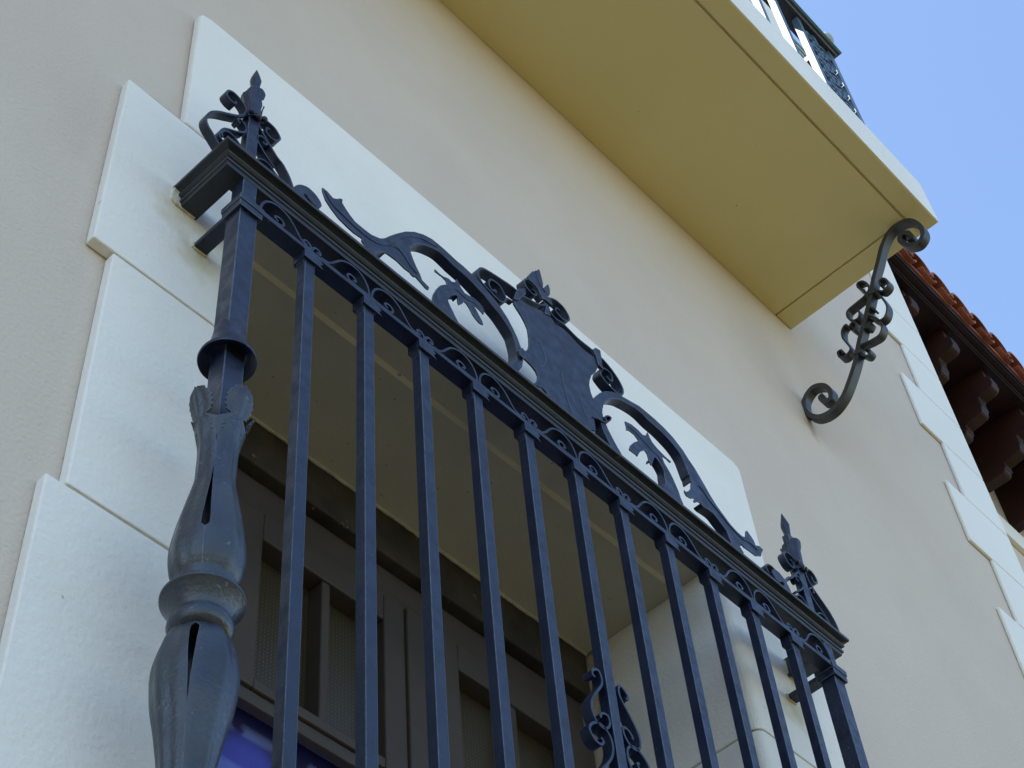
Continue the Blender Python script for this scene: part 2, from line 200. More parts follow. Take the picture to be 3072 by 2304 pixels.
# outlines of the wrought iron, metres in the plane of each piece (x,z), bracket (y,z)
TR={
'arch_l':[(0.1612,0.2691),(0.1715,0.2694),(0.1812,0.2652),(0.1853,0.2632),(0.1942,0.2704),(0.2003,0.2793),(0.2066,0.2835),(0.2073,0.2795),(0.2067,0.2712),(0.2144,0.2627),(0.2257,0.2525),(0.2368,0.246),(0.2551,0.2454),(0.2734,0.2466),(0.2876,0.2535),(0.2963,0.259),(0.3065,0.271),(0.3199,0.293),(0.3381,0.3203),(0.3581,0.3478),(0.3815,0.3721),(0.405,0.3886),(0.427,0.3974),(0.4472,0.3982),(0.4646,0.3969),(0.4893,0.3937),(0.5067,0.3942),(0.5304,0.3911),(0.5461,0.3876),(0.5617,0.382),(0.5787,0.3739),(0.5958,0.3658),(0.6093,0.3541),(0.6225,0.3404),(0.6351,0.3205),(0.6444,0.3015),(0.6503,0.2812),(0.6528,0.2732),(0.655,0.2607),(0.6532,0.2411),(0.6473,0.2161),(0.6361,0.1936),(0.6217,0.1685),(0.6056,0.1782),(0.6126,0.1943),(0.6252,0.2098),(0.6333,0.2264),(0.6377,0.2484),(0.6378,0.2684),(0.6344,0.289),(0.6309,0.3023),(0.6171,0.3183),(0.6053,0.3294),(0.5962,0.3357),(0.5808,0.3434),(0.5641,0.3536),(0.5455,0.3599),(0.5238,0.3669),(0.505,0.369),(0.48,0.3703),(0.4692,0.3728),(0.446,0.3752),(0.4224,0.366),(0.402,0.353),(0.3831,0.3339),(0.3737,0.32),(0.3681,0.3083),(0.3698,0.293),(0.3752,0.2779),(0.382,0.2626),(0.3903,0.249),(0.3956,0.2342),(0.4123,0.2298),(0.4112,0.2214),(0.4052,0.219),(0.3909,0.2257),(0.3779,0.2308),(0.3777,0.2251),(0.3704,0.2249),(0.3669,0.2286),(0.3531,0.2272),(0.3359,0.2314),(0.3187,0.2299),(0.3058,0.2274),(0.2957,0.2168),(0.2814,0.1981),(0.2828,0.194),(0.2729,0.1746),(0.2508,0.1802),(0.2591,0.1999),(0.2522,0.2035),(0.2529,0.2134),(0.2342,0.2097),(0.2176,0.212),(0.1998,0.2164),(0.1818,0.2281),(0.1693,0.2404),(0.1621,0.2587)],
'dragon_l':[(0.4313,0.3066),(0.4402,0.3036),(0.4524,0.3048),(0.4651,0.312),(0.4742,0.3109),(0.4848,0.3197),(0.488,0.3334),(0.4939,0.3279),(0.4978,0.3167),(0.5065,0.3085),(0.516,0.3105),(0.5306,0.3175),(0.5446,0.3163),(0.5553,0.3118),(0.5577,0.3029),(0.555,0.2891),(0.549,0.2926),(0.5367,0.2954),(0.5287,0.2932),(0.5358,0.2834),(0.5426,0.2716),(0.5482,0.2642),(0.5512,0.2534),(0.5409,0.2498),(0.5319,0.2539),(0.5246,0.2596),(0.5178,0.2713),(0.5106,0.2791),(0.5045,0.2795),(0.4991,0.2677),(0.4889,0.2531),(0.487,0.2595),(0.4862,0.2697),(0.4878,0.2824),(0.4797,0.2762),(0.4699,0.2655),(0.4605,0.247),(0.4614,0.236),(0.466,0.2261),(0.4715,0.217),(0.4768,0.206),(0.4837,0.1966),(0.4877,0.1899),(0.4777,0.1732),(0.4395,0.1769),(0.4163,0.1826),(0.4214,0.1965),(0.4204,0.2062),(0.4234,0.2218),(0.4328,0.2477),(0.4429,0.2679),(0.459,0.2871),(0.4616,0.2915),(0.4582,0.2994),(0.4492,0.3015),(0.4355,0.3006),(0.4316,0.2985)],
'shield':[(0.6447,0.4208),(0.6452,0.4096),(0.6533,0.4),(0.6637,0.3889),(0.6722,0.376),(0.678,0.3604),(0.6782,0.3342),(0.6762,0.31),(0.6718,0.2929),(0.6589,0.2728),(0.6539,0.2498),(0.6627,0.2488),(0.6752,0.2458),(0.6857,0.2393),(0.6902,0.229),(0.6864,0.2115),(0.6753,0.1928),(0.6852,0.1955),(0.6971,0.2008),(0.7049,0.1989),(0.7115,0.1933),(0.698,0.1694),(0.8026,0.1524),(0.8287,0.1707),(0.8326,0.1946),(0.8223,0.1929),(0.8436,0.2004),(0.8457,0.2231),(0.8435,0.2406),(0.8551,0.2487),(0.8731,0.2586),(0.8772,0.2854),(0.8829,0.3103),(0.8609,0.3041),(0.854,0.3045),(0.8496,0.3199),(0.8488,0.3413),(0.8523,0.3575),(0.8617,0.3829),(0.8785,0.4094),(0.8899,0.4353),(0.8868,0.4597),(0.876,0.4596),(0.8502,0.4554),(0.8295,0.4597),(0.8095,0.4686),(0.7902,0.4694),(0.7736,0.4635),(0.7682,0.4623),(0.7606,0.4709),(0.7471,0.4737),(0.7251,0.4643),(0.7106,0.458),(0.6854,0.4472),(0.6629,0.4429)],
'arch_r':[(0.8532,0.3046),(0.8696,0.3302),(0.8836,0.3508),(0.9034,0.3729),(0.9242,0.3893),(0.9404,0.3988),(0.9578,0.4045),(0.9831,0.4123),(1.0148,0.4225),(1.0372,0.4226),(1.0616,0.4224),(1.0893,0.4191),(1.1161,0.4112),(1.1445,0.393),(1.1594,0.3753),(1.1736,0.3626),(1.1903,0.3394),(1.2002,0.3253),(1.2125,0.3059),(1.2272,0.2886),(1.2449,0.2753),(1.2643,0.2616),(1.2838,0.255),(1.2992,0.254),(1.3119,0.2607),(1.32,0.2852),(1.3251,0.2889),(1.3331,0.2824),(1.3423,0.2732),(1.3445,0.2608),(1.3591,0.2696),(1.3722,0.2668),(1.3611,0.25),(1.3564,0.238),(1.3353,0.2238),(1.3153,0.2223),(1.2951,0.2198),(1.2848,0.2244),(1.2841,0.2153),(1.2756,0.2126),(1.2888,0.1982),(1.2688,0.1754),(1.2431,0.1857),(1.2485,0.1981),(1.2449,0.2126),(1.2413,0.2271),(1.2238,0.2402),(1.2076,0.2508),(1.1885,0.2503),(1.1726,0.247),(1.166,0.2507),(1.158,0.2491),(1.1457,0.237),(1.141,0.2369),(1.1471,0.2503),(1.1334,0.2397),(1.1195,0.2361),(1.1146,0.2428),(1.1156,0.2505),(1.1186,0.2476),(1.1305,0.2586),(1.1424,0.2767),(1.1451,0.2877),(1.1495,0.3019),(1.1491,0.3196),(1.1462,0.3206),(1.1408,0.3455),(1.1343,0.3661),(1.1188,0.3814),(1.0963,0.391),(1.0692,0.3966),(1.0413,0.3977),(1.0146,0.4033),(0.9919,0.4009),(0.9647,0.3924),(0.9449,0.3837),(0.9219,0.3666),(0.9022,0.3456),(0.8889,0.3248),(0.8824,0.3046),(0.8785,0.2849),(0.8793,0.2748),(0.8822,0.2611),(0.8879,0.2446),(0.8969,0.2275),(0.9076,0.2101),(0.9187,0.1958),(0.9061,0.1745),(0.8891,0.1932),(0.8775,0.2149),(0.8705,0.2335),(0.867,0.2483),(0.8413,0.2424)],
'dragon_r':[(0.9527,0.3235),(0.9721,0.3307),(0.992,0.331),(1.0057,0.3268),(1.0172,0.3336),(1.0266,0.3525),(1.0289,0.3415),(1.0353,0.3285),(1.0502,0.3206),(1.0643,0.3175),(1.0767,0.3149),(1.0916,0.3151),(1.0874,0.309),(1.0759,0.3115),(1.0634,0.3092),(1.0601,0.3069),(1.0638,0.29),(1.0723,0.279),(1.0791,0.2684),(1.0841,0.2582),(1.0892,0.2431),(1.0937,0.2309),(1.0967,0.2124),(1.1013,0.197),(1.0896,0.1745),(1.0523,0.1766),(1.0359,0.1912),(1.0477,0.2081),(1.0526,0.218),(1.0548,0.2319),(1.0559,0.2465),(1.0575,0.2619),(1.0512,0.2746),(1.0422,0.2834),(1.0332,0.2842),(1.0259,0.2667),(1.0155,0.2433),(1.0115,0.2498),(1.0091,0.2727),(1.0031,0.2785),(0.9872,0.2619),(0.9791,0.2483),(0.9729,0.2354),(0.9681,0.2376),(0.9483,0.2355),(0.9553,0.2536),(0.9701,0.2747),(0.9885,0.2953),(0.9777,0.3044),(0.9631,0.3031),(0.9521,0.2966),(0.9543,0.3084)],
'leaf_c':[(0.6965,0.5498),(0.7137,0.5841),(0.7216,0.5912),(0.736,0.6145),(0.7386,0.6065),(0.7407,0.5875),(0.7427,0.5685),(0.7399,0.5532),(0.743,0.5356),(0.7517,0.535),(0.7432,0.5235),(0.73,0.5165),(0.7247,0.5296),(0.7136,0.5391),(0.6994,0.5371)],
'leaf_r':[(0.7444,0.5587),(0.7605,0.5876),(0.7642,0.5744),(0.7624,0.5539),(0.755,0.5383),(0.7469,0.5303),(0.743,0.5407)],
'leaf_b':[(0.7272,0.5168),(0.7539,0.5331),(0.7602,0.527),(0.761,0.5135),(0.7528,0.5116),(0.7406,0.5117),(0.7292,0.5045)],
'leaf_l':[(0.6412,0.4183),(0.65,0.4468),(0.659,0.4678),(0.6802,0.4901),(0.6807,0.4714),(0.6734,0.4602),(0.6585,0.4314),(0.6492,0.4233)],
'spike_c':[(0.7349,0.4639),(0.7434,0.4963),(0.7496,0.5105),(0.7534,0.4859),(0.7533,0.4718),(0.7442,0.469)],
'leaf_rr':[(0.8791,0.4813),(0.8886,0.4951),(0.904,0.4994),(0.9028,0.4764),(0.9012,0.4514),(0.9024,0.4368),(0.8884,0.4397),(0.8865,0.4497),(0.8843,0.4693)],
'clasp_l':[(0.6357,0.2517),(0.6473,0.2697),(0.6549,0.2659),(0.6547,0.2494),(0.6484,0.2364),(0.6393,0.2406)],
'k1':[(0.5953,0.3963),(0.5962,0.406),(0.5872,0.3959),(0.5796,0.4019),(0.5782,0.4143),(0.5853,0.4294),(0.5989,0.4353),(0.6119,0.4325),(0.6206,0.4195),(0.6241,0.4054),(0.6176,0.3892),(0.6069,0.3806),(0.594,0.3813),(0.5798,0.3866),(0.564,0.3901),(0.555,0.3986),(0.5499,0.4111),(0.5527,0.4298),(0.5654,0.4459),(0.5892,0.4554),(0.6181,0.4628),(0.6439,0.4688),(0.6608,0.4698),(0.6813,0.4701)],
'k_tie':[(0.6221,0.4014),(0.6317,0.4149),(0.6454,0.4186)],
'k2':[(0.7547,0.5175),(0.76,0.4973),(0.7748,0.4895),(0.7999,0.4927),(0.838,0.4849),(0.8816,0.4868),(0.9107,0.4865),(0.9365,0.4764),(0.957,0.4576),(0.9666,0.4351),(0.9594,0.4115),(0.9413,0.4023),(0.9185,0.4059),(0.9036,0.4138),(0.8972,0.4234),(0.908,0.4496),(0.9239,0.4572),(0.9358,0.4523),(0.9342,0.4334),(0.9242,0.4284),(0.9181,0.4344)],
'k3':[(0.7073,0.5173),(0.7158,0.5156),(0.7164,0.506),(0.7051,0.4989),(0.6919,0.5039),(0.6845,0.5149),(0.686,0.5277),(0.698,0.5419),(0.712,0.5427),(0.7237,0.5379),(0.7351,0.5308),(0.7448,0.524)],
'k3b':[(0.6699,0.4597),(0.6877,0.4675),(0.7091,0.4746),(0.7276,0.4848),(0.7407,0.4986),(0.7439,0.5099),(0.7382,0.5063)],
'k4':[(0.7526,0.5297),(0.7671,0.5462),(0.7861,0.5546),(0.8053,0.5508),(0.8158,0.5364),(0.8166,0.5228),(0.8084,0.5099),(0.7951,0.5042),(0.7831,0.5066),(0.7754,0.5154),(0.7805,0.5265),(0.7894,0.5271)],
'ring':[(0.8398,0.2367),(0.8548,0.245),(0.871,0.2499),(0.885,0.2608),(0.8951,0.2739),(0.8995,0.2857),(0.8906,0.2826),(0.8809,0.2722),(0.8783,0.2623),(0.8854,0.2629)],
'arch_l_rib':[(0.3689,0.3015),(0.3681,0.3083),(0.3737,0.32),(0.3831,0.3339),(0.402,0.353),(0.4224,0.366),(0.446,0.3752),(0.4692,0.3728),(0.48,0.3703),(0.505,0.369),(0.5238,0.3669),(0.5455,0.3599),(0.5641,0.3536),(0.5808,0.3434),(0.5962,0.3357),(0.6053,0.3294),(0.6171,0.3183),(0.6309,0.3023),(0.6344,0.289),(0.6378,0.2684),(0.6377,0.2484),(0.6333,0.2264),(0.6252,0.2098),(0.6126,0.1943)],
'arch_l_rib2':[(0.2814,0.1953),(0.29,0.2094),(0.3,0.2219),(0.3072,0.228)],
'arch_r_rib':[(0.8824,0.3046),(0.8889,0.3248),(0.9022,0.3456),(0.9219,0.3666),(0.9449,0.3837),(0.9647,0.3924),(0.9919,0.4009),(1.0146,0.4033),(1.0413,0.3977),(1.0692,0.3966),(1.0963,0.391),(1.1188,0.3814),(1.1343,0.3661),(1.1408,0.3455),(1.1462,0.3206),(1.1491,0.3196),(1.1495,0.3019)],
'arch_r_rib2':[(1.166,0.2507),(1.1726,0.247),(1.1885,0.2503),(1.2076,0.2508),(1.2238,0.2402),(1.2413,0.2271),(1.2449,0.2126),(1.2485,0.1981),(1.2533,0.1879)],
'arch_r_rib3':[(0.8462,0.2466),(0.8576,0.2483),(0.867,0.2483),(0.8705,0.2335),(0.8775,0.2149),(0.8891,0.1932),(0.9061,0.1745)],
'dr_rib':[(1.024,0.2679),(1.0316,0.282),(1.0405,0.2812),(1.0495,0.2724),(1.0558,0.2597),(1.0542,0.2443),(1.0531,0.2297),(1.0509,0.2158),(1.039,0.1945)],
'dl_rib':[(0.4865,0.2746),(0.4861,0.2801),(0.4786,0.274),(0.4688,0.2633),(0.4598,0.2453)],
'ridge_l':[(0.1654,0.2625),(0.1746,0.2501),(0.1857,0.24),(0.205,0.2353),(0.2258,0.2302),(0.248,0.2284),(0.269,0.2289),(0.2903,0.2368),(0.3091,0.2531),(0.3284,0.2831),(0.3453,0.3126),(0.3685,0.3434),(0.3933,0.3643),(0.4151,0.3738),(0.4385,0.3811)],
'ridge_l2':[(0.3149,0.2574),(0.334,0.2702),(0.3484,0.2667),(0.3598,0.2563),(0.3711,0.2458),(0.3826,0.2392)],
'ridge_r':[(1.1727,0.3074),(1.186,0.2998),(1.1982,0.2878),(1.2182,0.2764),(1.2382,0.265),(1.2564,0.254),(1.2758,0.2474),(1.2984,0.2448),(1.3238,0.251),(1.346,0.2462)],
'ridge_c':[(0.7232,0.595),(0.7243,0.577),(0.7277,0.5617),(0.7351,0.5505),(0.7446,0.5413)],
'ridge_dl':[(0.4284,0.2095),(0.4324,0.2298),(0.4426,0.2547),(0.4604,0.2763),(0.4815,0.2955),(0.4967,0.294),(0.5122,0.2945),(0.5281,0.299),(0.5436,0.2975)],
'ridge_dr':[(0.9585,0.3129),(0.9783,0.3131),(0.9956,0.3093),(1.009,0.3041),(1.0259,0.2981),(1.0438,0.2964),(1.0554,0.2824),(1.0637,0.2624)],
'f_big':[(0.0448,0.3211),(0.0383,0.319),(0.0371,0.3055),(0.0434,0.2994),(0.0527,0.2989),(0.0617,0.306),(0.0664,0.3178),(0.0632,0.3279),(0.0547,0.3374),(0.0438,0.3401),(0.0318,0.3392),(0.023,0.3301),(0.0204,0.3187),(0.0218,0.3064),(0.0292,0.2937),(0.0391,0.2822),(0.0504,0.2685),(0.0643,0.2543),(0.0752,0.248),(0.086,0.2343),(0.0947,0.218),(0.1008,0.1988),(0.1015,0.1811)],
'f_term':[(0.0987,0.1853),(0.1044,0.2067),(0.1156,0.2252),(0.1313,0.2357),(0.1475,0.2335),(0.1585,0.2235),(0.1602,0.2123),(0.1524,0.2017),(0.1403,0.2029),(0.1295,0.2074),(0.1254,0.2102)],
'f_plate':[(0.0952,0.1787),(0.0997,0.195),(0.1096,0.2116),(0.1252,0.2214),(0.1413,0.221),(0.1523,0.2103),(0.155,0.2003),(0.1476,0.1869),(0.1383,0.1871),(0.1289,0.1912),(0.1234,0.1979),(0.1169,0.1942),(0.1197,0.1882),(0.1251,0.1851),(0.1214,0.179),(0.1084,0.1736),(0.0984,0.164)],
'f_small':[(0.0328,0.2666),(0.0381,0.2653),(0.0417,0.2716),(0.038,0.2788),(0.03,0.2808),(0.0225,0.2745),(0.0205,0.2652),(0.0223,0.2558),(0.0294,0.2469),(0.0391,0.2356),(0.0514,0.2255),(0.0596,0.2182)],
'f_leaf':[(0.0253,0.204),(0.035,0.2137),(0.0504,0.215),(0.0613,0.2053),(0.0746,0.1984)],
'f_bigL':[(-0.0297,0.3226),(-0.0309,0.3129),(-0.0386,0.3121),(-0.0467,0.3159),(-0.0499,0.3239),(-0.047,0.336),(-0.0384,0.3431),(-0.0279,0.3424),(-0.017,0.3361),(-0.0099,0.3288),(-0.0078,0.3173),(-0.0118,0.3001),(-0.0211,0.2853),(-0.0402,0.2669),(-0.0591,0.2498),(-0.0726,0.2325),(-0.0802,0.2131),(-0.0817,0.1958),(-0.0768,0.1829),(-0.0686,0.1742),(-0.0605,0.1654),(-0.0524,0.1567),(-0.0456,0.1483)],
'f_smallL':[(-0.016,0.268),(-0.0221,0.2721),(-0.0168,0.2797),(-0.0074,0.2738),(-0.0035,0.2649),(-0.0058,0.2522),(-0.0128,0.2425),(-0.0248,0.2316),(-0.0367,0.2225),(-0.046,0.2129),(-0.0522,0.1984),(-0.0536,0.1853),(-0.0492,0.1774),(-0.0416,0.1755)],
'f_leafL':[(-0.0464,0.1884),(-0.0494,0.1943),(-0.0455,0.2068),(-0.0361,0.2146),(-0.0234,0.2131),(-0.0127,0.2052),(-0.0033,0.1977)],
'f_sheath':[(-0.0078,0.329),(-0.0146,0.3325),(-0.0204,0.3413),(-0.0274,0.3467),(-0.0299,0.3537),(-0.0279,0.3626),(-0.0299,0.3809),(-0.0302,0.3933),(-0.0226,0.4087),(-0.0137,0.4153),(-0.0069,0.4137),(0.0041,0.4218),(0.0053,0.3916),(0.0088,0.4004),(0.0182,0.4127),(0.017,0.3879),(0.0141,0.38),(0.0145,0.3638),(0.0227,0.3723),(0.0248,0.3585),(0.0216,0.334),(0.0165,0.3315)],
's6a':[(0.7246,-0.4754),(0.7197,-0.474),(0.7199,-0.4667),(0.7274,-0.4588),(0.736,-0.4567),(0.7405,-0.4665),(0.7389,-0.4818),(0.7263,-0.5019),(0.7128,-0.5223),(0.7065,-0.5381),(0.7061,-0.5503),(0.7099,-0.5634),(0.7186,-0.571),(0.7304,-0.5717),(0.7411,-0.5622),(0.7452,-0.5504),(0.7418,-0.5413),(0.7315,-0.5422),(0.7242,-0.5499),(0.7254,-0.5543)],
's6b':[(0.7173,-0.596),(0.7227,-0.5987),(0.7171,-0.6084),(0.7062,-0.6088),(0.6975,-0.6023),(0.6939,-0.5911),(0.7015,-0.5784),(0.7159,-0.5692),(0.7306,-0.5708),(0.7408,-0.5809),(0.7438,-0.5975),(0.7379,-0.6189),(0.7244,-0.6393),(0.7072,-0.66)],
'bracket':[(0.0667,1.4529),(0.0761,1.4507),(0.069,1.4261),(0.0496,1.4223),(0.0433,1.4492),(0.0577,1.4866),(0.092,1.5066),(0.1262,1.4803),(0.1307,1.434),(0.1036,1.3881),(0.0585,1.3756),(0.0139,1.3973),(-0.022,1.4396),(-0.0559,1.491),(-0.0893,1.557),(-0.1271,1.6203),(-0.1635,1.6865),(-0.1952,1.7522),(-0.2243,1.8005),(-0.2555,1.8549),(-0.2912,1.8903),(-0.3277,1.8949),(-0.3608,1.873),(-0.3794,1.8224),(-0.3762,1.7817),(-0.3515,1.7651),(-0.324,1.7863),(-0.3106,1.8229),(-0.3192,1.846),(-0.338,1.8348),(-0.343,1.8095),(-0.3296,1.8109)],
'br_b1':[(-0.1538,1.7385),(-0.1426,1.7606),(-0.1454,1.7791),(-0.1613,1.7733),(-0.1716,1.7483),(-0.1691,1.7227),(-0.1479,1.7094),(-0.117,1.7059),(-0.088,1.7005),(-0.0812,1.6762),(-0.091,1.6493),(-0.1095,1.6446),(-0.1194,1.662),(-0.1152,1.6732)],
'br_b2':[(-0.2061,1.7055),(-0.2071,1.7256),(-0.2198,1.7266),(-0.2286,1.7068),(-0.2248,1.6861),(-0.2035,1.6803),(-0.1862,1.705),(-0.1956,1.6537),(-0.1992,1.609),(-0.1828,1.5782),(-0.1595,1.5813),(-0.1415,1.6194),(-0.1401,1.6481),(-0.1534,1.6518),(-0.1613,1.637)],
'br_b3':[(-0.0827,1.6202),(-0.0799,1.6365),(-0.0914,1.6421),(-0.1007,1.6227),(-0.0947,1.6017),(-0.0793,1.6168),(-0.0701,1.6633)],
'br_b3b':[(-0.082,1.6175),(-0.0772,1.6357),(-0.0895,1.644),(-0.0976,1.6291),(-0.0863,1.6066),(-0.0758,1.6304),(-0.0671,1.6526),(-0.0514,1.6409),(-0.0459,1.6125),(-0.0517,1.5801),(-0.0555,1.55),(-0.0348,1.537),(-0.0178,1.5467),(-0.017,1.5705),(-0.0289,1.569),(-0.0318,1.553)],
'br_b4':[(-0.1267,1.5937),(-0.1373,1.5966),(-0.1237,1.5832),(-0.1153,1.6049),(-0.1233,1.6241),(-0.1434,1.6175),(-0.1611,1.5864),(-0.1646,1.5495),(-0.148,1.5261),(-0.1196,1.5276),(-0.0834,1.5363),(-0.0779,1.5089),(-0.092,1.4825),(-0.1058,1.4887),(-0.102,1.5086),(-0.0922,1.5082)],
}

# ---------------- ground ----------------
GZ = -4.2
g = B(); 
vv = [g.verts.new(p) for p in ((-150,-150,GZ),(150,-150,GZ),(150,150,GZ),(-150,150,GZ))]; g.faces.new(vv)
tag(obj('ground', g, 'ground'), kind='structure')
# ---------------- house ----------------
YW, YS = .135, .115        # wall plane, face of the window surround
XJ0, XJ1, ZS, ZB = .10, 1.38, .322, -1.75
house = empty('house', (1.5,2,GZ), 'beige rendered house wall with white stone window surround and corner blocks', 'house')
TOP, TOPL = 11.5, 3.45  # unseen heights shaped for light: low left admits sun, tall corner shades the wing
bm = B()   # front with the window hole and the return to the right
xs = [-9, XJ0-.006, XJ1+.006, 2.7, 3.35]; zs = [GZ, ZB, ZS+.006, TOPL, TOP]
def quad(bm, *p): bm.faces.new([bm.verts.new(q) for q in p])
for i in range(4):
    for j in range(4):
        if (i,j) == (1,1) or (j==3 and i<3): continue
        quad(bm, (xs[i],YW,zs[j]),(xs[i+1],YW,zs[j]),(xs[i+1],YW,zs[j+1]),(xs[i],YW,zs[j+1]))
hx0,hx1,hz0,hz1 = xs[1],xs[2],zs[1],zs[2]
quad(bm,(hx1,YW,hz0),(hx1,.62,hz0),(hx1,.62,hz1),(hx1,YW,hz1)); quad(bm,(hx0,YW,hz0),(hx0,YW,hz1),(hx0,.62,hz1),(hx0,.62,hz0))
quad(bm,(hx0,YW,hz1),(hx1,YW,hz1),(hx1,.62,hz1),(hx0,.62,hz1)); quad(bm,(hx0,YW,hz0),(hx0,.62,hz0),(hx1,.62,hz0),(hx1,YW,hz0))
quad(bm,(3.35,YW,GZ),(3.35,5,GZ),(3.35,5,TOP),(3.35,YW,TOP)); quad(bm,(2.7,YW,TOP),(3.35,YW,TOP),(3.35,5,TOP),(2.7,5,TOP)); quad(bm,(-9,YW,TOPL),(2.7,YW,TOPL),(2.7,5,TOPL),(-9,5,TOPL)); quad(bm,(2.7,YW,TOPL),(2.7,YW,TOP),(2.7,5,TOP),(2.7,5,TOPL))
quad(bm,(2.7,5,GZ),(-9,5,GZ),(-9,5,TOPL),(2.7,5,TOPL)); quad(bm,(3.35,5,GZ),(2.7,5,GZ),(2.7,5,TOP),(3.35,5,TOP)); quad(bm,(-9,5,GZ),(-9,YW,GZ),(-9,YW,TOPL),(-9,5,TOPL))
obj('wall', bm, 'wall', house)
# surround blocks (each a separate stone), rounded jambs
surround = obj('window_surround', prism(B(), [(XJ0-.0,.3595),(XJ0,ZS),(XJ1,ZS),(XJ1,.3595),(1.577,.3595),(1.577,.762),(1.571,.772),(1.552,.781),(1.2,.7825),(.7,.790),(.3,.786),(-.03,.776),(-.052,.768),(-.057,.755),(-.0525,.3595)], YS, YW-.0005), 'white', house, bevel=.005)
def lblock(z0, z1, xo, xi, side):
    """L-shaped stone: face on the wall plus the jamb lining, rounded corner"""
    r = .020; n = 7; s = side
    arc = [(xi+s*r-s*r*math.cos(a), YS+r-r*math.sin(a)) for a in [i/(n-1)*math.pi/2 for i in range(n)]]
    pts = [(xo,YS)] + arc[::-1] + [(xi,.47),(xi+s*.0055,.47),(xi+s*.0055,YW-.0005),(xo,YW-.0005)]
    return prism(B(), pts, z0, z1, ax=2)
zj = [(-.1165,.3555),(-.617,-.1205),(-1.10,-.621),(-1.58,-1.104)]
xo_l = [-.170,-.134,-.163,-.134]; xo_r = [1.69,1.654,1.685,1.654]
for (z0,z1),a,b in zip(zj,xo_l,xo_r):
    obj('surround_block', lblock(z0,z1,a,XJ0,-1), 'white', surround, bevel=.0042)
    obj('surround_block', lblock(z0,z1,b,XJ1,1), 'white', surround, bevel=.003)
for z in (.3575,-.1185,-.619,-1.102):     # joint filler between the stones
    for (x0,x1,y0,y1) in ((-.128,XJ0-.03,YS+.0016,YW-.001),(XJ1+.03,1.574,YS+.0016,YW-.001),(XJ1+.0022,XJ1+.0050,YS+.02,.46)):
        n_ = 24; up = [(x0+(x1-x0)*i/n_, z+.0018+random.uniform(-.0005,.0007)) for i in range(n_+1)]
        obj('joint_filler', prism(B(), [(x0,z-.0019)]+[(x1,z-.0019)]+up[::-1], y0, y1), 'joint', surround)
obj('window_sill', box(B(),-.2,1.72,.06,.6,ZB+.002,ZB+.10), 'white', house, bevel=.01)
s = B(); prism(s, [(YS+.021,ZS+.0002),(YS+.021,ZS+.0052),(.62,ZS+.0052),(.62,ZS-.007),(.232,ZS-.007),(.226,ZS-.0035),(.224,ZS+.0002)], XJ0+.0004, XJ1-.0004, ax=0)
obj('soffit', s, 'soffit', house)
n_ = 90; low = [(XJ0+.001+(XJ1-XJ0-.002)*i/n_, .3105+random.uniform(-.0016,.0014)) for i in range(n_+1)]
obj('mortar_edge', prism(B(), [(XJ1-.001,.3149),(XJ0+.001,.3149)]+low, .4815, .4868), 'mortar', house, bevel=.0006)
# window
win = obj('window', box(B(),XJ0,XJ1,.487,.53,.196,.3145), 'wood', house, bevel=.004, label='weathered dark timber lintel and taupe casement window in the deep reveal')
bm = B(); random.seed(3)
YF0 = .4975
box(bm,XJ0,.395,YF0+.004,.60,ZB+.1,.195); box(bm,.396,XJ1-.001,.515,.60,.100,.1955); box(bm,.396,XJ1-.001,.506,.60,.1005,.122)
box(bm,.8365,.905,YF0-.006,.60,ZB+.1,.0995); box(bm,.395,XJ1-.001,YF0+.008,.528,-.340,-.313)

obj('frame', bm, 'frame', win, bevel=.003)
def sash(x0,x1,xm,z0,z1,l,r):
    b = B(); y0=YF0; y1=.545
    box(b,x0,x0+l,y0,y1,z0,z1); box(b,x1-r,x1,y0,y1,z0,z1); box(b,x0+l,x1-r,y0,y1,z1-.066,z1); box(b,x0+l,x1-r,y0+.001,y1,z0,z0+.022)
    box(b,xm-.010,xm+.010,y0+.004,y1,z0+.022,z1-.066)
    return obj('sash', b, 'frame', win, bevel=.0035)
sash(.3955,.8355,.640,-.3125,.0995,.089,.054); sash(.906,XJ1-.002,1.135,-.3125,.0995,.074,.09)
for x0,x1 in ((.48,.635),(.645,.785),(.975,1.13),(1.14,1.295)):
    obj('upper_pane', box(B(),x0,x1,.538,.541,-.30,.045), 'lace', win)
obj('lower_pane', box(B(),.396,.836,.529,.532,ZB+.1,-.3135), 'glass', win); obj('lower_pane', box(B(),.906,XJ1,.529,.532,ZB+.1,-.3135), 'glass', win)
bm = B(); box(bm,XJ0-.3,XJ1+.3,1.5,1.52,ZB,.6); quad(bm,(XJ0-.3,.62,ZB),(XJ0-.3,1.5,ZB),(XJ0-.3,1.5,.6),(XJ0-.3,.62,.6)); quad(bm,(XJ1+.3,.62,ZB),(XJ1+.3,1.5,ZB),(XJ1+.3,1.5,.6),(XJ1+.3,.62,.6)); quad(bm,(XJ0-.3,.62,.6),(XJ1+.3,.62,.6),(XJ1+.3,1.5,.6),(XJ0-.3,1.5,.6)); quad(bm,(XJ0-.3,.62,ZB),(XJ1+.3,.62,ZB),(XJ1+.3,1.5,ZB),(XJ0-.3,1.5,ZB))
obj('room_interior', bm, 'room', house)
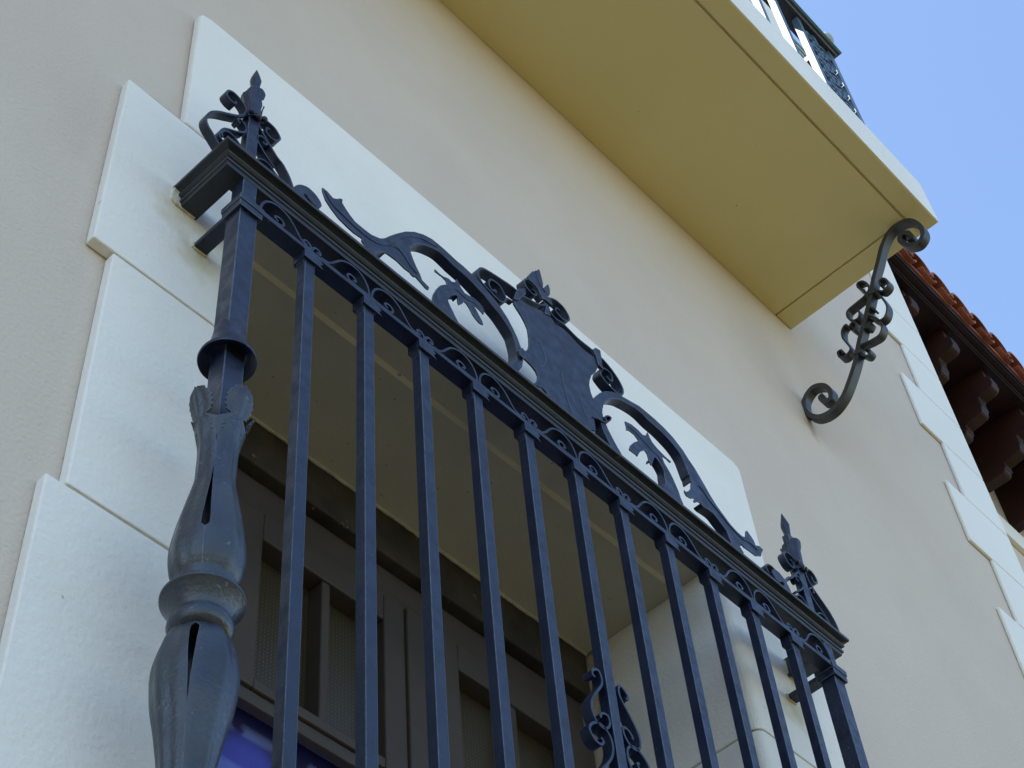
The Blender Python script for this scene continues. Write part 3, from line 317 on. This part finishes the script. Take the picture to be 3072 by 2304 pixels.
# quoins on the house corner: alternating long and short stones
qz = [(.28+i*.2855) for i in range(-4,40)]
qn = 0
for i,z in enumerate(qz):
    x0 = 2.983 if i%2==1 else 3.108
    d = .002*((i*37)%5-2)
    b = prism(B(), [(x0+d,YW-.016),(3.356,YW-.016),(3.3555,YW+.35+(.12 if i%2 else 0)),(3.3502,YW+.35),(3.3502,YW-.0005),(x0+d,YW-.0005)] if False else [(x0+d,YW-.012),(3.3625,YW-.012),(3.3625,YW+.3),(3.3505,YW+.3),(3.3505,YW-.0005),(x0+d,YW-.0005)], z-.1415+.0, z+.1415, ax=2)
    obj('corner_block', b, 'quoin', house, bevel=.004)
# balcony slab (part of the house)
BX, BY, BZ = 2.186, -.408, 1.918
sl_ = B(); box(sl_,-4,BX,BY,YW-.0008,BZ+.008,2.142)
box(sl_,-4,BX,BY,BY+.061,BZ,BZ+.008); box(sl_,BX-.076,BX,BY+.061,YW-.0008,BZ,BZ+.008)
slab = obj('balcony_slab', sl_, 'slab', house, bevel=.003, label='cream balcony slab seen from below with a drip groove along its edge')
obj('soffit_panel', box(B(),-4,BX-.083,BY+.068,YW-.0008,BZ+.0006,BZ+.0078), 'slab', slab)
obj('slab_edge', prism(B(), [(BY-.0015,BZ+.002),(BY-.0015,2.136),(BY+.012,2.150),(YW-.001,2.150),(YW-.001,2.1425),(BY-.0002,2.1425),(BY-.0002,BZ+.002)], -4, BX+.0015, ax=0), 'white', slab, label='pale grey outer face of the balcony slab')
# ---------------- window grille ----------------
gr = empty('window_grille', (.76,.06,-1.6), 'dark blue wrought iron window grille with square bars, moulded top rail and scrollwork crest', 'window grille')
PL, PR, PW, BW = -.0064, 1.512, .0335, .0205
BD = .0185
ZBOT = -1.62
# bars
x = BW/2
b0 = B(); box(b0,.125,.125+BW,0,BD,ZBOT,.0305)
bar0 = obj('bar', b0, 'iron', gr, bevel=.0011)
cb = B()    # collar under the rail, with a fishtail to the right
X=.125
prism(cb, [(X-.0055,.0105),(X+.0225,.0105),(X+.0345,.0095),(X+.0275,.0165),(X+.0335,.0235),(X+.027,.0300),(X-.0055,.0300)], -.0048, -.0002)
box(cb,X-.0055,X-.0003,-.0002,.0215,.0095,.0300); box(cb,X+BW+.0003,X+BW+.005,-.0002,.0215,.0095,.0300); box(cb,X-.0055,X+BW+.005,BD+.0003,.0215,.0095,.0300)
prism(cb, [(X-.0003,-.003),(X-.0003,.0095),(X-.004,.0095)], .001, .0175)
col0 = obj('collar', cb, 'iron', bar0, bevel=.0007)
fk = B()    # forked curl above the rail
for sgn in (1,-1):
    pts = [(.010+sgn*.0005,.040),(.010+sgn*.003,.050),(.010+sgn*.010,.0555),(.010+sgn*.0165,.0525),(.010+sgn*.0175,.0465),(.010+sgn*.013,.0445),(.010+sgn*.0115,.0485)]
    ribbon(fk, [(X+p[0],p[1]) for p in pts], .0046, -.0036, .016, k=4)
fork0 = obj('forked_curl', fk, 'iron', bar0)
bars = [bar0]
jit = [0,0,.001,-.0005,0,.001,.0005,-.0025,-.001,0,.001,.0005]
for i in range(2,12):
    c = bar0.copy(); C.objects.link(c); c.parent = gr; c.location = Vector(bar0.location)+Vector((.125*(i-1)+jit[i],0,0)); bars.append(c)
    d = col0.copy(); C.objects.link(d); d.parent = c
    if i%2==1: e = fork0.copy(); C.objects.link(e); e.parent = c
# lower flat rail, returns to the wall
rl = B(); ZR0, ZR1 = .0302, .0400
prism(rl, [(PL+.003,YS+.008),(PL+.003,-.0044),(PR+PW-.003,-.0044),(PR+PW-.003,YS+.008),(PR+PW-.028,YS+.008),(PR+PW-.028,.0222),(PL+.028,.0222),(PL+.028,YS+.008)], ZR0, ZR1, ax=2)
obj('lower_rail', rl, 'iron', gr, bevel=.0009)
rb = B(); prism(rb, [(PL+.003,YS+.008),(PL+.003,-.0044),(PR+PW-.003,-.0044),(PR+PW-.003,YS+.008),(PR+PW-.028,YS+.008),(PR+PW-.028,.0222),(PL+.028,.0222),(PL+.028,YS+.008)], -1.56, -1.55, ax=2)
obj('bottom_rail', rb, 'iron', gr, bevel=.0009)
# frieze scrolls
RS = [(.0005,.0405),(.0022,.0560),(.0085,.0720),(.020,.0835),(.0345,.0880),(.0500,.0850),(.0635,.0755),(.0745,.0610),(.0840,.0480),(.0930,.0420),(.1040,.0412)]
IN = [(.0005,.0435),(.010,.0410),(.030,.0408),(.043,.0425),(.0485,.0500),(.0450,.0575),(.0370,.0590),(.0305,.0545),(.0320,.0490),(.0370,.0480)]
def scroll(xc, s, name='frieze_scroll'):
    b = B(); ribbon(b, [(xc+s*p[0],p[1]) for p in RS], .0038, -.0038, .0195, k=5); ribbon(b, [(xc+s*p[0],p[1]) for p in IN], .0040, -.0036, .0150, k=5)
    return obj(name, b, 'iron', gr)
s1 = scroll(.5125,1); s2 = scroll(.5085,-1)
for k in (2,6,8,10):
    for s_,off in ((s1,0),(s2,0)):
        c = s_.copy(); C.objects.link(c); c.parent = gr; c.location = Vector(s_.location)+Vector((.125*(k-4)+jit[k],0,0))
c = s1.copy(); C.objects.link(c); c.parent = gr; c.location = Vector(s1.location)+Vector((PL+PW-.5125+.001,0,0))
c = s2.copy(); C.objects.link(c); c.parent = gr; c.location = Vector(s2.location)+Vector((PR-.5085-.001,0,0))
# top rail (cornice moulding), mitred round both corners
prof = [(0,.1060),(.0012,.1130),(.0040,.1140),(.0042,.1195),(.0005,.1225),(.0000,.1250),(.0040,.1265),(.0078,.1300),(.0078,.1345),(.0030,.1385),(.0035,.1405),(.0090,.1425),(.0160,.1440),(.0170,.1450),(.0170,.1510),(.0155,.1518)]
XL, XR, Y0 = -.0375, 1.5775, .0030
def path(o): return [(XL-o,YS+.006),(XL-o,Y0-o),(XR+o,Y0-o),(XR+o,YS+.006)]
bm = B(); rings = []
full = prof + [(-.0335,.1518),(-.0335,.1060)]
for o_,z in full:
    q = path(o_); rings.append([bm.verts.new((p[0],p[1],z)) for p in q])
n = len(rings)
for i in range(n):
    a, b = rings[i], rings[(i+1)%n]
    for k in range(3): bm.faces.new((a[k],a[k+1],b[k+1],b[k]))
bm.faces.new([r[0] for r in rings]); bm.faces.new([r[3] for r in rings][::-1])
obj('top_rail', bm, 'moulding', gr, bevel=.0005)
# mortar stubs where the iron enters the wall, chipped paint
random.seed(11)
for (x0,x1,z0,z1) in ((XL-.018,XL+.0345,.1035,.1535),(PL-.000,PL+.031,.0275,.0425),(XR-.0345,XR+.018,.1035,.1535),(PR+PW-.031,PR+PW+.000,.0275,.0425)):
    pts = []
    for i in range(16):
        a = 2*math.pi*i/16+.19; cx,cz,hw,hh = (x0+x1)/2,(z0+z1)/2,(x1-x0)/2,(z1-z0)/2
        k = 1/max(abs(math.cos(a)),abs(math.sin(a))); k *= 1+random.uniform(-.05,.06)
        pts.append((cx+hw*math.cos(a)*k, cz+hh*math.sin(a)*k))
    obj('mortar_patch', prism(B(), pts, YS-.0042, YS+.004), 'mortar', gr, bevel=.001, label='cream mortar with chipped paint where a rail enters the wall')
# corner posts with collar, flared cup and leafed balusters
def petal(bm, cx, cy, ang, zs_, rf, hwf, rib=.0016, nu=14, th=.0022):
    """one wrapped leaf sheet; zs_ heights, rf radius(z), hwf half angle(z) in radians, real thickness"""
    cd = Vector((math.cos(ang),math.sin(ang),0)); td = Vector((-math.sin(ang),math.cos(ang),0))
    grids = []
    for off in (0,-th):
        g_ = []
        for z in zs_:
            row = []
            for i in range(nu+1):
                u = -1+2*i/nu; a = u*hwf(z); r = rf(z)+off+rib*(math.exp(-(u/.22)**2)-.35*math.exp(-((abs(u)-.45)/.18)**2))
                p = cd*r*math.cos(a)+td*r*math.sin(a); row.append(bm.verts.new((cx+p.x,cy+p.y,z)))
            g_.append(row)
        grids.append(g_)
    for g_ in grids:
        for a,b in zip(g_,g_[1:]):
            for i in range(nu): bm.faces.new((a[i],a[i+1],b[i+1],b[i]))
    o_,i_ = grids
    for k in range(len(zs_)-1):
        bm.faces.new((o_[k][0],o_[k+1][0],i_[k+1][0],i_[k][0])); bm.faces.new((o_[k][-1],o_[k+1][-1],i_[k+1][-1],i_[k][-1]))
    for k in (0,-1):
        for i in range(nu): bm.faces.new((o_[k][i],o_[k][i+1],i_[k][i+1],i_[k][i]))
def interp(tab):
    n = len(tab); sl_ = [(tab[i+1][1]-tab[i][1])/(tab[i+1][0]-tab[i][0]) for i in range(n-1)]
    m = [sl_[0]]+[0 if sl_[i-1]*sl_[i] <= 0 else 2*sl_[i-1]*sl_[i]/(sl_[i-1]+sl_[i]) for i in range(1,n-1)]+[sl_[-1]]
    def f(z):
        if z >= tab[0][0]: return tab[0][1]
        for i in range(n-1):
            a,b = tab[i]; c,d = tab[i+1]
            if c <= z <= a:
                h = c-a; t = (z-a)/h
                return (2*t**3-3*t*t+1)*b+(t**3-2*t*t+t)*h*m[i]+(-2*t**3+3*t*t)*d+(t**3-t*t)*h*m[i+1]
        return tab[-1][1]
    return f
def frange(a,b,n): return [a+(b-a)*i/(n-1) for i in range(n)]
def post(px):
    cx, cy = px+PW/2, PW/2-.0005
    b = B(); box(b,px,px+PW,0,PW-.001,-.545,.0295); box(b,px+.003,px+PW-.003,.003,PW-.003,.0298,.1058); box(b,px+.006,px+PW-.006,.006,PW-.006,ZBOT,-.545)
    p = obj('corner_post', b, 'iron', gr, bevel=.0014)
    c = B(); box(c,px-.0055,px+PW+.0055,-.0055,PW+.004,.0125,.0272); box(c,px-.007,px+PW+.007,-.007,PW+.005,.0282,.0412)
    obj('post_collar', c, 'iron', p, bevel=.0012)
    k = B(); lathe(k, [(.0195,-.266),(.0225,-.275),(.0240,-.290),(.0265,-.306),(.0320,-.323),(.0395,-.336),(.0405,-.3395),(.0398,-.3425),(.0345,-.339),(.0270,-.331),(.0222,-.329)], cx, cy, 48)
    obj('flared_cup', k, 'iron', p, smooth=True)
    # upper leaf cup
    rf = interp([(-.436,.0460),(-.448,.0440),(-.470,.0375),(-.500,.0310),(-.535,.0258),(-.580,.0252),(-.632,.0330),(-.685,.0420),(-.722,.0455),(-.748,.0425),(-.770,.0330)])
    H = math.pi/4
    wt = interp([(-.4365,.003),(-.440,.0105),(-.448,.0170),(-.458,.0205),(-.470,.0200),(-.480,.0165),(-.487,.0100),(-.494,.0235),(-.503,.0265),(-.513,.0240),(-.524,.0186),(-.532,.0181),(-.540,.01825)])
    def hw(z):
        if z < -.711: return H*1.001
        if z < -.705: return H-.12*math.sqrt(max(0,(z+.711)/.006))
        if z < -.575: return H-.12*(1-((z+.705)/.130)**1.3)-.003
        if z < -.540: return H-.003
        ser = .0014*math.sin(z*820)*(1 if z > -.515 else 0)
        return math.asin(min(.97,(wt(z)+ser)/rf(z)))
    for i,a in enumerate((-math.pi/2, math.pi, 0, math.pi/2)):
        lb = B(); petal(lb, cx, cy, a, frange(-.4368,-.772,170), rf, hw, rib=.0020, nu=22)
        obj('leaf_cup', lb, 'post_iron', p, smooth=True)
    r = B(); lathe(r, [(.026,-.7465),(.033,-.752),(.0362,-.7585),(.0365,-.766),(.0345,-.773),(.0350,-.778),(.0440,-.7880),(.0485,-.7905),(.0496,-.7925),(.0494,-.7955),(.0475,-.7975),(.0430,-.804),(.0385,-.812),(.0345,-.821),(.0345,-.8235),(.0375,-.829),(.0380,-.837),(.0355,-.845),(.030,-.850),(.026,-.853)], cx, cy, 56)
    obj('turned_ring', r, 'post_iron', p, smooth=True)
    # lower leafed baluster
    rf2 = interp([(-.846,.0260),(-.856,.0350),(-.880,.0440),(-.912,.0485),(-.945,.0460),(-.990,.0375),(-1.04,.0295),(-1.10,.0235),(-1.20,.0200)])
    def hw2(z):
        if z > -.858: return H*1.001
        if z > -.864: return H-.13*math.sqrt(max(0,(-.858-z)/.006))
        if z > -.972: return H-.13+.127*((-.864-z)/.108)
        return H-.004
    for a in (-math.pi/2, math.pi, 0, math.pi/2):
        lb = B(); petal(lb, cx, cy, a, frange(-.845,-1.2,150), rf2, hw2, rib=.0024, nu=22)
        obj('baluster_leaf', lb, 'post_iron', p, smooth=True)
    return p
post(PL); post(PR)
# finials
def finial(mirror, nm):
    fx = .0105
    def tf(pts): return mir(pts, 1.5295) if mirror else pts
    cx = 1.519 if mirror else fx
    b = B(); box(b, cx-.011, cx+.011, .0095, .0255, .150, .420)
    f_ = obj('finial', b, 'iron', gr, bevel=.001)
    for k,(th,y0,y1) in dict(f_big=(.0040,.009,.0255), f_term=(.0036,.0085,.0250), f_small=(.0032,.0095,.0245), f_leaf=(.0030,.0098,.0240), f_bigL=(.0040,.0092,.0255), f_smallL=(.0032,.0096,.0245), f_leafL=(.0030,.0100,.0240)).items():
        obj('scroll', ribbon(B(), tf(TR[k]), th, y0, y1, k=6), 'iron', f_)
    obj('curl_plate', prism(B(), tf(TR['f_plate']), .0015, .0045), 'iron', f_, bevel=.0008)
    cy = .0175
    rf = interp([(.400,.0255),(.385,.0220),(.360,.0175),(.330,.0160),(.312,.0150)])
    for j,(a,zt) in enumerate(((-math.pi/2-.35,.394),(math.pi,.386),(0.10,.378),(math.pi/2,.392))):
        def hwf(z, zt=zt):
            k = min(1, max(.05,(zt+.001-z)/.006)); lob = 1-.28*math.exp(-((z-(zt-.026))/.004)**2)+.12*math.exp(-((z-(zt-.036))/.006)**2)
            return .74*math.sqrt(k)*lob
        lb = B(); petal(lb, cx, cy, a, frange(zt,.312,44), rf, hwf, rib=.001, th=.0018, nu=16); obj('sheath_leaf', lb, 'iron', f_, smooth=True)
    lb = B(); lathe(lb, [(.0055,.398),(.0065,.420),(.0075,.432),(.0092,.446),(.0100,.453),(.0088,.461),(.0060,.473),(.0030,.485),(.0008,.494)], cx, cy-.001, 12, .3)
    obj('spear_tip', lb, 'iron', f_, bevel=.0004)
    for dx,dz,r in ((.003,.318,.0070),(.016,.326,.0060),(-.010,.320,.0060)):
        lb = B(); lathe(lb, [(r*math.sin(t*math.pi/6)+.0002, dz-r*math.cos(t*math.pi/6)) for t in range(7)], cx+dx*(-1 if mirror else 1), .0045, 12)
        obj('bud', lb, 'iron', f_, smooth=True)
    return f_
finial(False,'l'); finial(True,'r')
# crest
YC = .006
cr = obj('crest', prism(B(), TR['shield'], YC-.001, YC+.003), 'iron', gr, bevel=.0012, label='iron crest with a plain shield between two arched branches and scrolls')
def part(name, key, y0, y1, bevel=.001): return obj(name, prism(B(), TR[key], y0, y1), 'iron', cr, bevel=bevel)
part('arched_branch','arch_l',YC,YC+.0035); part('arched_branch','arch_r',YC+.0003,YC+.0035)
for k,th,y1 in (('arch_l_rib',.0030,.021),('arch_l_rib2',.0028,.016),('arch_r_rib',.0030,.021),('arch_r_rib2',.0028,.019),('arch_r_rib3',.0028,.019),('dr_rib',.0028,.018),('dl_rib',.0026,.014)):
    obj('branch_rib', ribbon(B(), TR[k], th, YC+.0008, YC+y1, k=6), 'iron', cr)
part('cut_out_leaf','dragon_l',YC+.001,YC+.0042); part('cut_out_leaf','dragon_r',YC+.001,YC+.0042)
for k,y in (('leaf_c',YC-.005),('leaf_r',YC-.004),('leaf_b',YC-.0065),('leaf_l',YC-.0055),('spike_c',YC-.0035),('leaf_rr',YC-.0045),('clasp_l',YC-.0055)): part('leaf',k,y,y+.006,.0012)
for k,th,y0,y1 in (('k1',.0042,YC+.0005,YC+.022),('k_tie',.004,YC+.002,YC+.012),('k2',.0042,YC+.0007,YC+.021),('k3',.0036,YC-.0030,YC+.017),('k3b',.0040,YC-.0025,YC+.017),('k4',.0036,YC-.0020,YC+.017),('ring',.0028,YC-.0032,YC+.006)):
    obj('scroll', ribbon(B(), TR[k], th, y0, y1, k=6), 'iron', cr)
for k,m_ in (('ridge_l',1),('ridge_l2',1),('ridge_r',1),('ridge_c',5.2),('ridge_dl',0),('ridge_dr',0)):
    obj('raised_rib', ribbon(B(), TR[k], .0040, YC-.0011*m_-(.0002 if m_ else 0), YC+.0013, k=5, taper=.8), 'iron', cr, bevel=.0009)
bm = B()    # raised veins on the shield
for pts in ([(.0,.0),(.012,-.03),(.006,-.065),(-.012,-.085)],[(.055,-.03),(.058,-.08),(.066,-.13),(.072,-.17)],[(.11,-.07),(.105,-.085),(.11,-.11),(.118,-.13)]):
    sx,sz = TR['shield'][7]
    ribbon(bm, [(sx+.03+p[0], sz+.035+p[1]) for p in pts], .0026, YC-.0018, YC-.0005, k=6, taper=.9)
obj('shield_vein', bm, 'vein', cr, bevel=.0006)
# ornament on the sixth bar
xc6 = .75+BW/2
for pts in (TR['s6a'],TR['s6b']):
    for mm in (0,1):
        P_ = mir(pts, 2*xc6) if mm else pts
        obj('bar_scroll', ribbon(B(), P_, .0040, .0005, .0185, k=6), 'iron', gr)
# ---------------- balcony bracket ----------------
XB = 2.09
br = empty('scroll_bracket', (XB,YW,1.40), 'grey wrought iron S-shaped bracket holding up the balcony corner', 'bracket')
bb = B(); ribbon(bb, TR['bracket'], .0150, XB-.004, XB+.024, ax=0, k=8)
obj('bracket_bar', bb, 'bracket_iron', br, bevel=.0012)
for k in ('br_b1','br_b2','br_b3b','br_b4'):
    obj('scroll', ribbon(B(), TR[k], .0055, XB-.003, XB+.024, ax=0, k=6), 'bracket_iron', br)
def band(y,z):
    obj('clasp', ribbon(B(), [(y-.018,z-.007),(y,z),(y+.018,z+.009)], .0065, XB-.0075, XB+.0275, ax=0, k=3), 'bracket_iron', br, bevel=.001)
i1 = [p for p in TR['bracket'] if p[1]>1.6][0]; i2 = [p for p in TR['bracket'] if p[1]>1.5 and p[0]<0][0]
band(-.171,1.700); band(-.066,1.515)
# ---------------- balcony railing ----------------
rg = empty('balcony_railing', (1.2,-.36,2.15), 'green and blue iron balcony railing with square balusters and a ball on the corner', 'railing')
RY, RZ0, RZ1 = -.370, 2.150, 2.845
q0 = B(); box(q0,1.856,1.856+.022,RY,RY+.022,RZ0,RZ1)
bal0 = obj('baluster', q0, 'railiron', rg, bevel=.001)
for i in range(1,14):
    c = bal0.copy(); C.objects.link(c); c.parent = rg; c.location = Vector(bal0.location)+Vector((-.152*i,0,0))
q = B(); box(q,2.030,2.058,RY,RY+.028,RZ0,RZ1); obj('corner_post', q, 'railiron', rg, bevel=.001)
for i in range(4): obj('side_baluster', box(B(),2.033,2.055,-.235+.12*i,-.213+.12*i,RZ0,RZ1), 'railiron', rg, bevel=.001)
q = B(); box(q,-.3,2.060,RY-.001,RY+.023,RZ0+.03,RZ0+.042); box(q,2.034,2.056,RY+.0235,YW,RZ0+.03,RZ0+.042); obj('bottom_rail', q, 'railiron', rg)
q = B()
hp = [(0,2.8455),(.008,2.8470),(.012,2.853),(.020,2.856),(.0225,2.862),(.0225,2.872),(.018,2.876)]
hpath = lambda o: [(-.3,RY-o),(2.058+o,RY-o),(2.058+o,YW-.001)]
rr = [[q.verts.new((p[0],p[1],z)) for p in hpath(o_)] for o_,z in hp+[(-.045,2.876),(-.045,2.8455)]]
for i in range(len(rr)):
    a,b = rr[i],rr[(i+1)%len(rr)]
    for k in range(2): q.faces.new((a[k],a[k+1],b[k+1],b[k]))
q.faces.new([r[0] for r in rr]); q.faces.new([r[2] for r in rr][::-1])
hr_ = obj('handrail', q, 'moulding', rg, bevel=.0008)
q = B(); hq = [(.0228,2.8625),(.0250,2.8640),(.0250,2.8740),(.0228,2.8750)]
hpath = lambda o: [(-.3,RY-o),(2.058+o,RY-o),(2.058+o,YW-.001)]
rr = [[q.verts.new((p[0],p[1],z)) for p in hpath(o_)] for o_,z in hq]
for i in range(4):
    a,b = rr[i],rr[(i+1)%4]
    for k in range(2): q.faces.new((a[k],a[k+1],b[k+1],b[k]))
obj('rail_edge', q, 'green_iron', hr_, label='green painted lip of the handrail')
q = B(); nb = 12
lathe(q, [(.007,2.875),(.007,2.900)]+[(.034*math.sin(math.pi*t/nb)+.0004, 2.925-.034*math.cos(math.pi*t/nb)) for t in range(nb+1)], 2.040, RY+.004, 28)
obj('ball_finial', q, 'ball', rg, smooth=True)
q = B()   # scrolled corner panel
for i in range(7):
    z = 2.215+i*.086
    for s_ in (1,-1):
        xc = 1.954
        pts = [(xc+s_*.012,z+.02),(xc+s_*.028,z+.03),(xc+s_*.038,z+.012),(xc+s_*.026,z-.005),(xc+s_*.006,z+.006),(xc+s_*.0,z+.035),(xc+s_*.020,z+.062),(xc+s_*.050,z+.066),(xc+s_*.066,z+.044),(xc+s_*.054,z+.026),(xc+s_*.040,z+.040)]
        ribbon(q, pts, .011, RY+.001, RY+.020, k=4)
box(q,1.945,1.963,RY+.002,RY+.018,RZ0+.04,RZ1)
obj('scroll_panel', q, 'railiron', rg)
# ---------------- far wing ----------------
wg = empty('house_wing', (6.5,2.5,GZ), 'far wing of the house with red clay tiles over dark brown carved eaves', 'house wing')
WY = 1.25
bm = B(); box(bm,3.352,14,WY,6,GZ,6.12); obj('wall', bm, 'wall', wg)
obj('cornice_band', box(B(),3.353,14,WY-.035,WY-.0005,5.455,5.635), 'quoin', wg, bevel=.004)
ZE = 6.135
rf_ = obj('roof', prism(B(), [(.63,ZE+.115),(.63,ZE+.085),(6.2,ZE+1.9),(6.2,ZE+1.95)], 3.3, 14.05, ax=0), 'tile', wg)
ev = B(); box(ev,3.3,14,.712,WY+.02,ZE+.012,ZE+.03); box(ev,3.3,14,.690,.7115,ZE-.002,ZE+.040); box(ev,3.3,14,.700,.7118,ZE-.016,ZE-.003); box(ev,3.3,14,.652,.6895,ZE+.030,ZE+.052); box(ev,3.3,14,.640,.6515,ZE+.045,ZE+.085)
for i in range(9): box(ev,3.3,14,.76+.055*i,.762+.055*i,ZE+.0105,ZE+.0121)
obj('eave_boards', ev, 'eave', wg, bevel=.002)
pitch = .2215
def tilerow(xc, cover):
    b = B(); n = 12; up = math.radians(18)
    for seg in range(6):
        y0 = .585+seg*.34 + (0 if cover else .012); L_ = .40; z0 = ZE+.085+(y0-.585)*math.tan(up)*1 + (.012 if seg else 0)
        rings = []
        for (yy,zz,rad) in ((y0,z0,.106 if cover else .080),(y0+L_,z0+L_*math.tan(up),.094 if cover else .070)):
            for rr_ in (rad, rad-.013):
                row = []
                for i in range(n+1):
                    a = math.pi*i/n
                    if cover: row.append((xc+rr_*math.cos(a), yy, zz+.024+rr_*math.sin(a)*1.12))
                    else: row.append((xc+rr_*math.cos(a), yy, zz+.066-(rr_)*math.sin(a)*.85))
                rings.append([b.verts.new(p) for p in row])
        o0,i0,o1,i1_ = rings
        for i in range(n):
            b.faces.new((o0[i],o0[i+1],o1[i+1],o1[i])); b.faces.new((i0[i],i0[i+1],i1_[i+1],i1_[i])); b.faces.new((o0[i],o0[i+1],i0[i+1],i0[i])); b.faces.new((o1[i],o1[i+1],i1_[i+1],i1_[i]))
        for r_a,r_b,r_c,r_d in ((o0[0],i0[0],i1_[0],o1[0]),(o0[-1],i0[-1],i1_[-1],o1[-1])): b.faces.new((r_a,r_b,r_c,r_d))
    return b
xt = 5.567
cov0 = obj('roof_tile_row', tilerow(xt,True), 'tile', rf_, smooth=False); pan0 = obj('roof_tile_row', tilerow(xt+pitch/2,False), 'tile', rf_)
for i in range(-10,22):
    if i==0: continue
    for s_ in (cov0,pan0):
        c = s_.copy(); C.objects.link(c); c.parent = rf_; c.location = Vector(s_.location)+Vector((pitch*i,0,0))
def corbel(x0):
    b = B(); W=.085
    prism(b, [(WY,ZE+.011),(WY,5.70),(1.02,5.70),(1.00,5.715),(1.00,5.73),(.985,5.74),(.985,5.775),(.870,5.79),(.855,5.80),(.850,5.83),(.842,5.84),(.842,5.915),(.835,5.925),(.760,5.93),(.735,5.94),(.722,5.965),(.722,6.02),(.735,6.045),(.750,6.05),(.750,ZE+.011)], x0, x0+W, ax=0)
    return b
cb0 = obj('eave_corbel', corbel(5.52), 'corbel', wg, bevel=.006)
for i in range(-4,14):
    if i==0: continue
    c = cb0.copy(); C.objects.link(c); c.parent = wg; c.location = Vector(cb0.location)+Vector((.447*i,0,0))
# ---------------- small louvred shutter beyond the corner, open towards the street side ----------------
st = empty('louvred_shutter', (3.45,.2,5.3), 'small green and white louvred shutter far up behind the balcony railing', 'shutter')
b = B(); box(b,3.40,3.62,.130,.150,5.30,5.315); box(b,3.40,3.62,.130,.150,5.615,5.63); box(b,3.385,3.40,.130,.150,5.30,5.63); box(b,3.62,3.635,.130,.150,5.30,5.63)
obj('shutter_frame', b, 'shutter_white', st)
for i in range(8):
    z = 5.318+i*.0375; b = B(); prism(b, [(.118,z),(.152,z+.014),(.152,z+.024),(.118,z+.012)], 3.4005, 3.6195, ax=0); obj('slat', b, 'shutter_white' if i%2 else 'shutter', st)
b = B(); box(b,3.351,3.3845,.135,.145,5.35,5.37); box(b,3.351,3.3845,.135,.145,5.56,5.58); obj('hinge', b, 'railiron', st)
# ---------------- curtain ----------------
b = B(); n = 60; rows = 14; gv = []
for j_ in range(rows+1):
    z = -1.6+1.58*j_/rows; row = []
    for i in range(n+1):
        t = i/n; x_ = .40+.96*t; y_ = .570+.008*math.sin(t*38+.9*math.sin(j_*.35))+.006*math.sin(t*17+2)-.006*math.cos(j_*.9)
        row.append(b.verts.new((x_, y_, z)))
    gv.append(row)
for a,c2 in zip(gv,gv[1:]):
    for i in range(n): b.faces.new((a[i],a[i+1],c2[i+1],c2[i]))
cu = obj('curtain', b, 'curtain', None, smooth=True); tag(cu, 'deep blue curtain behind the lower window panes', 'curtain')
sm = cu.modifiers.new('s','SOLIDIFY'); sm.thickness = .002
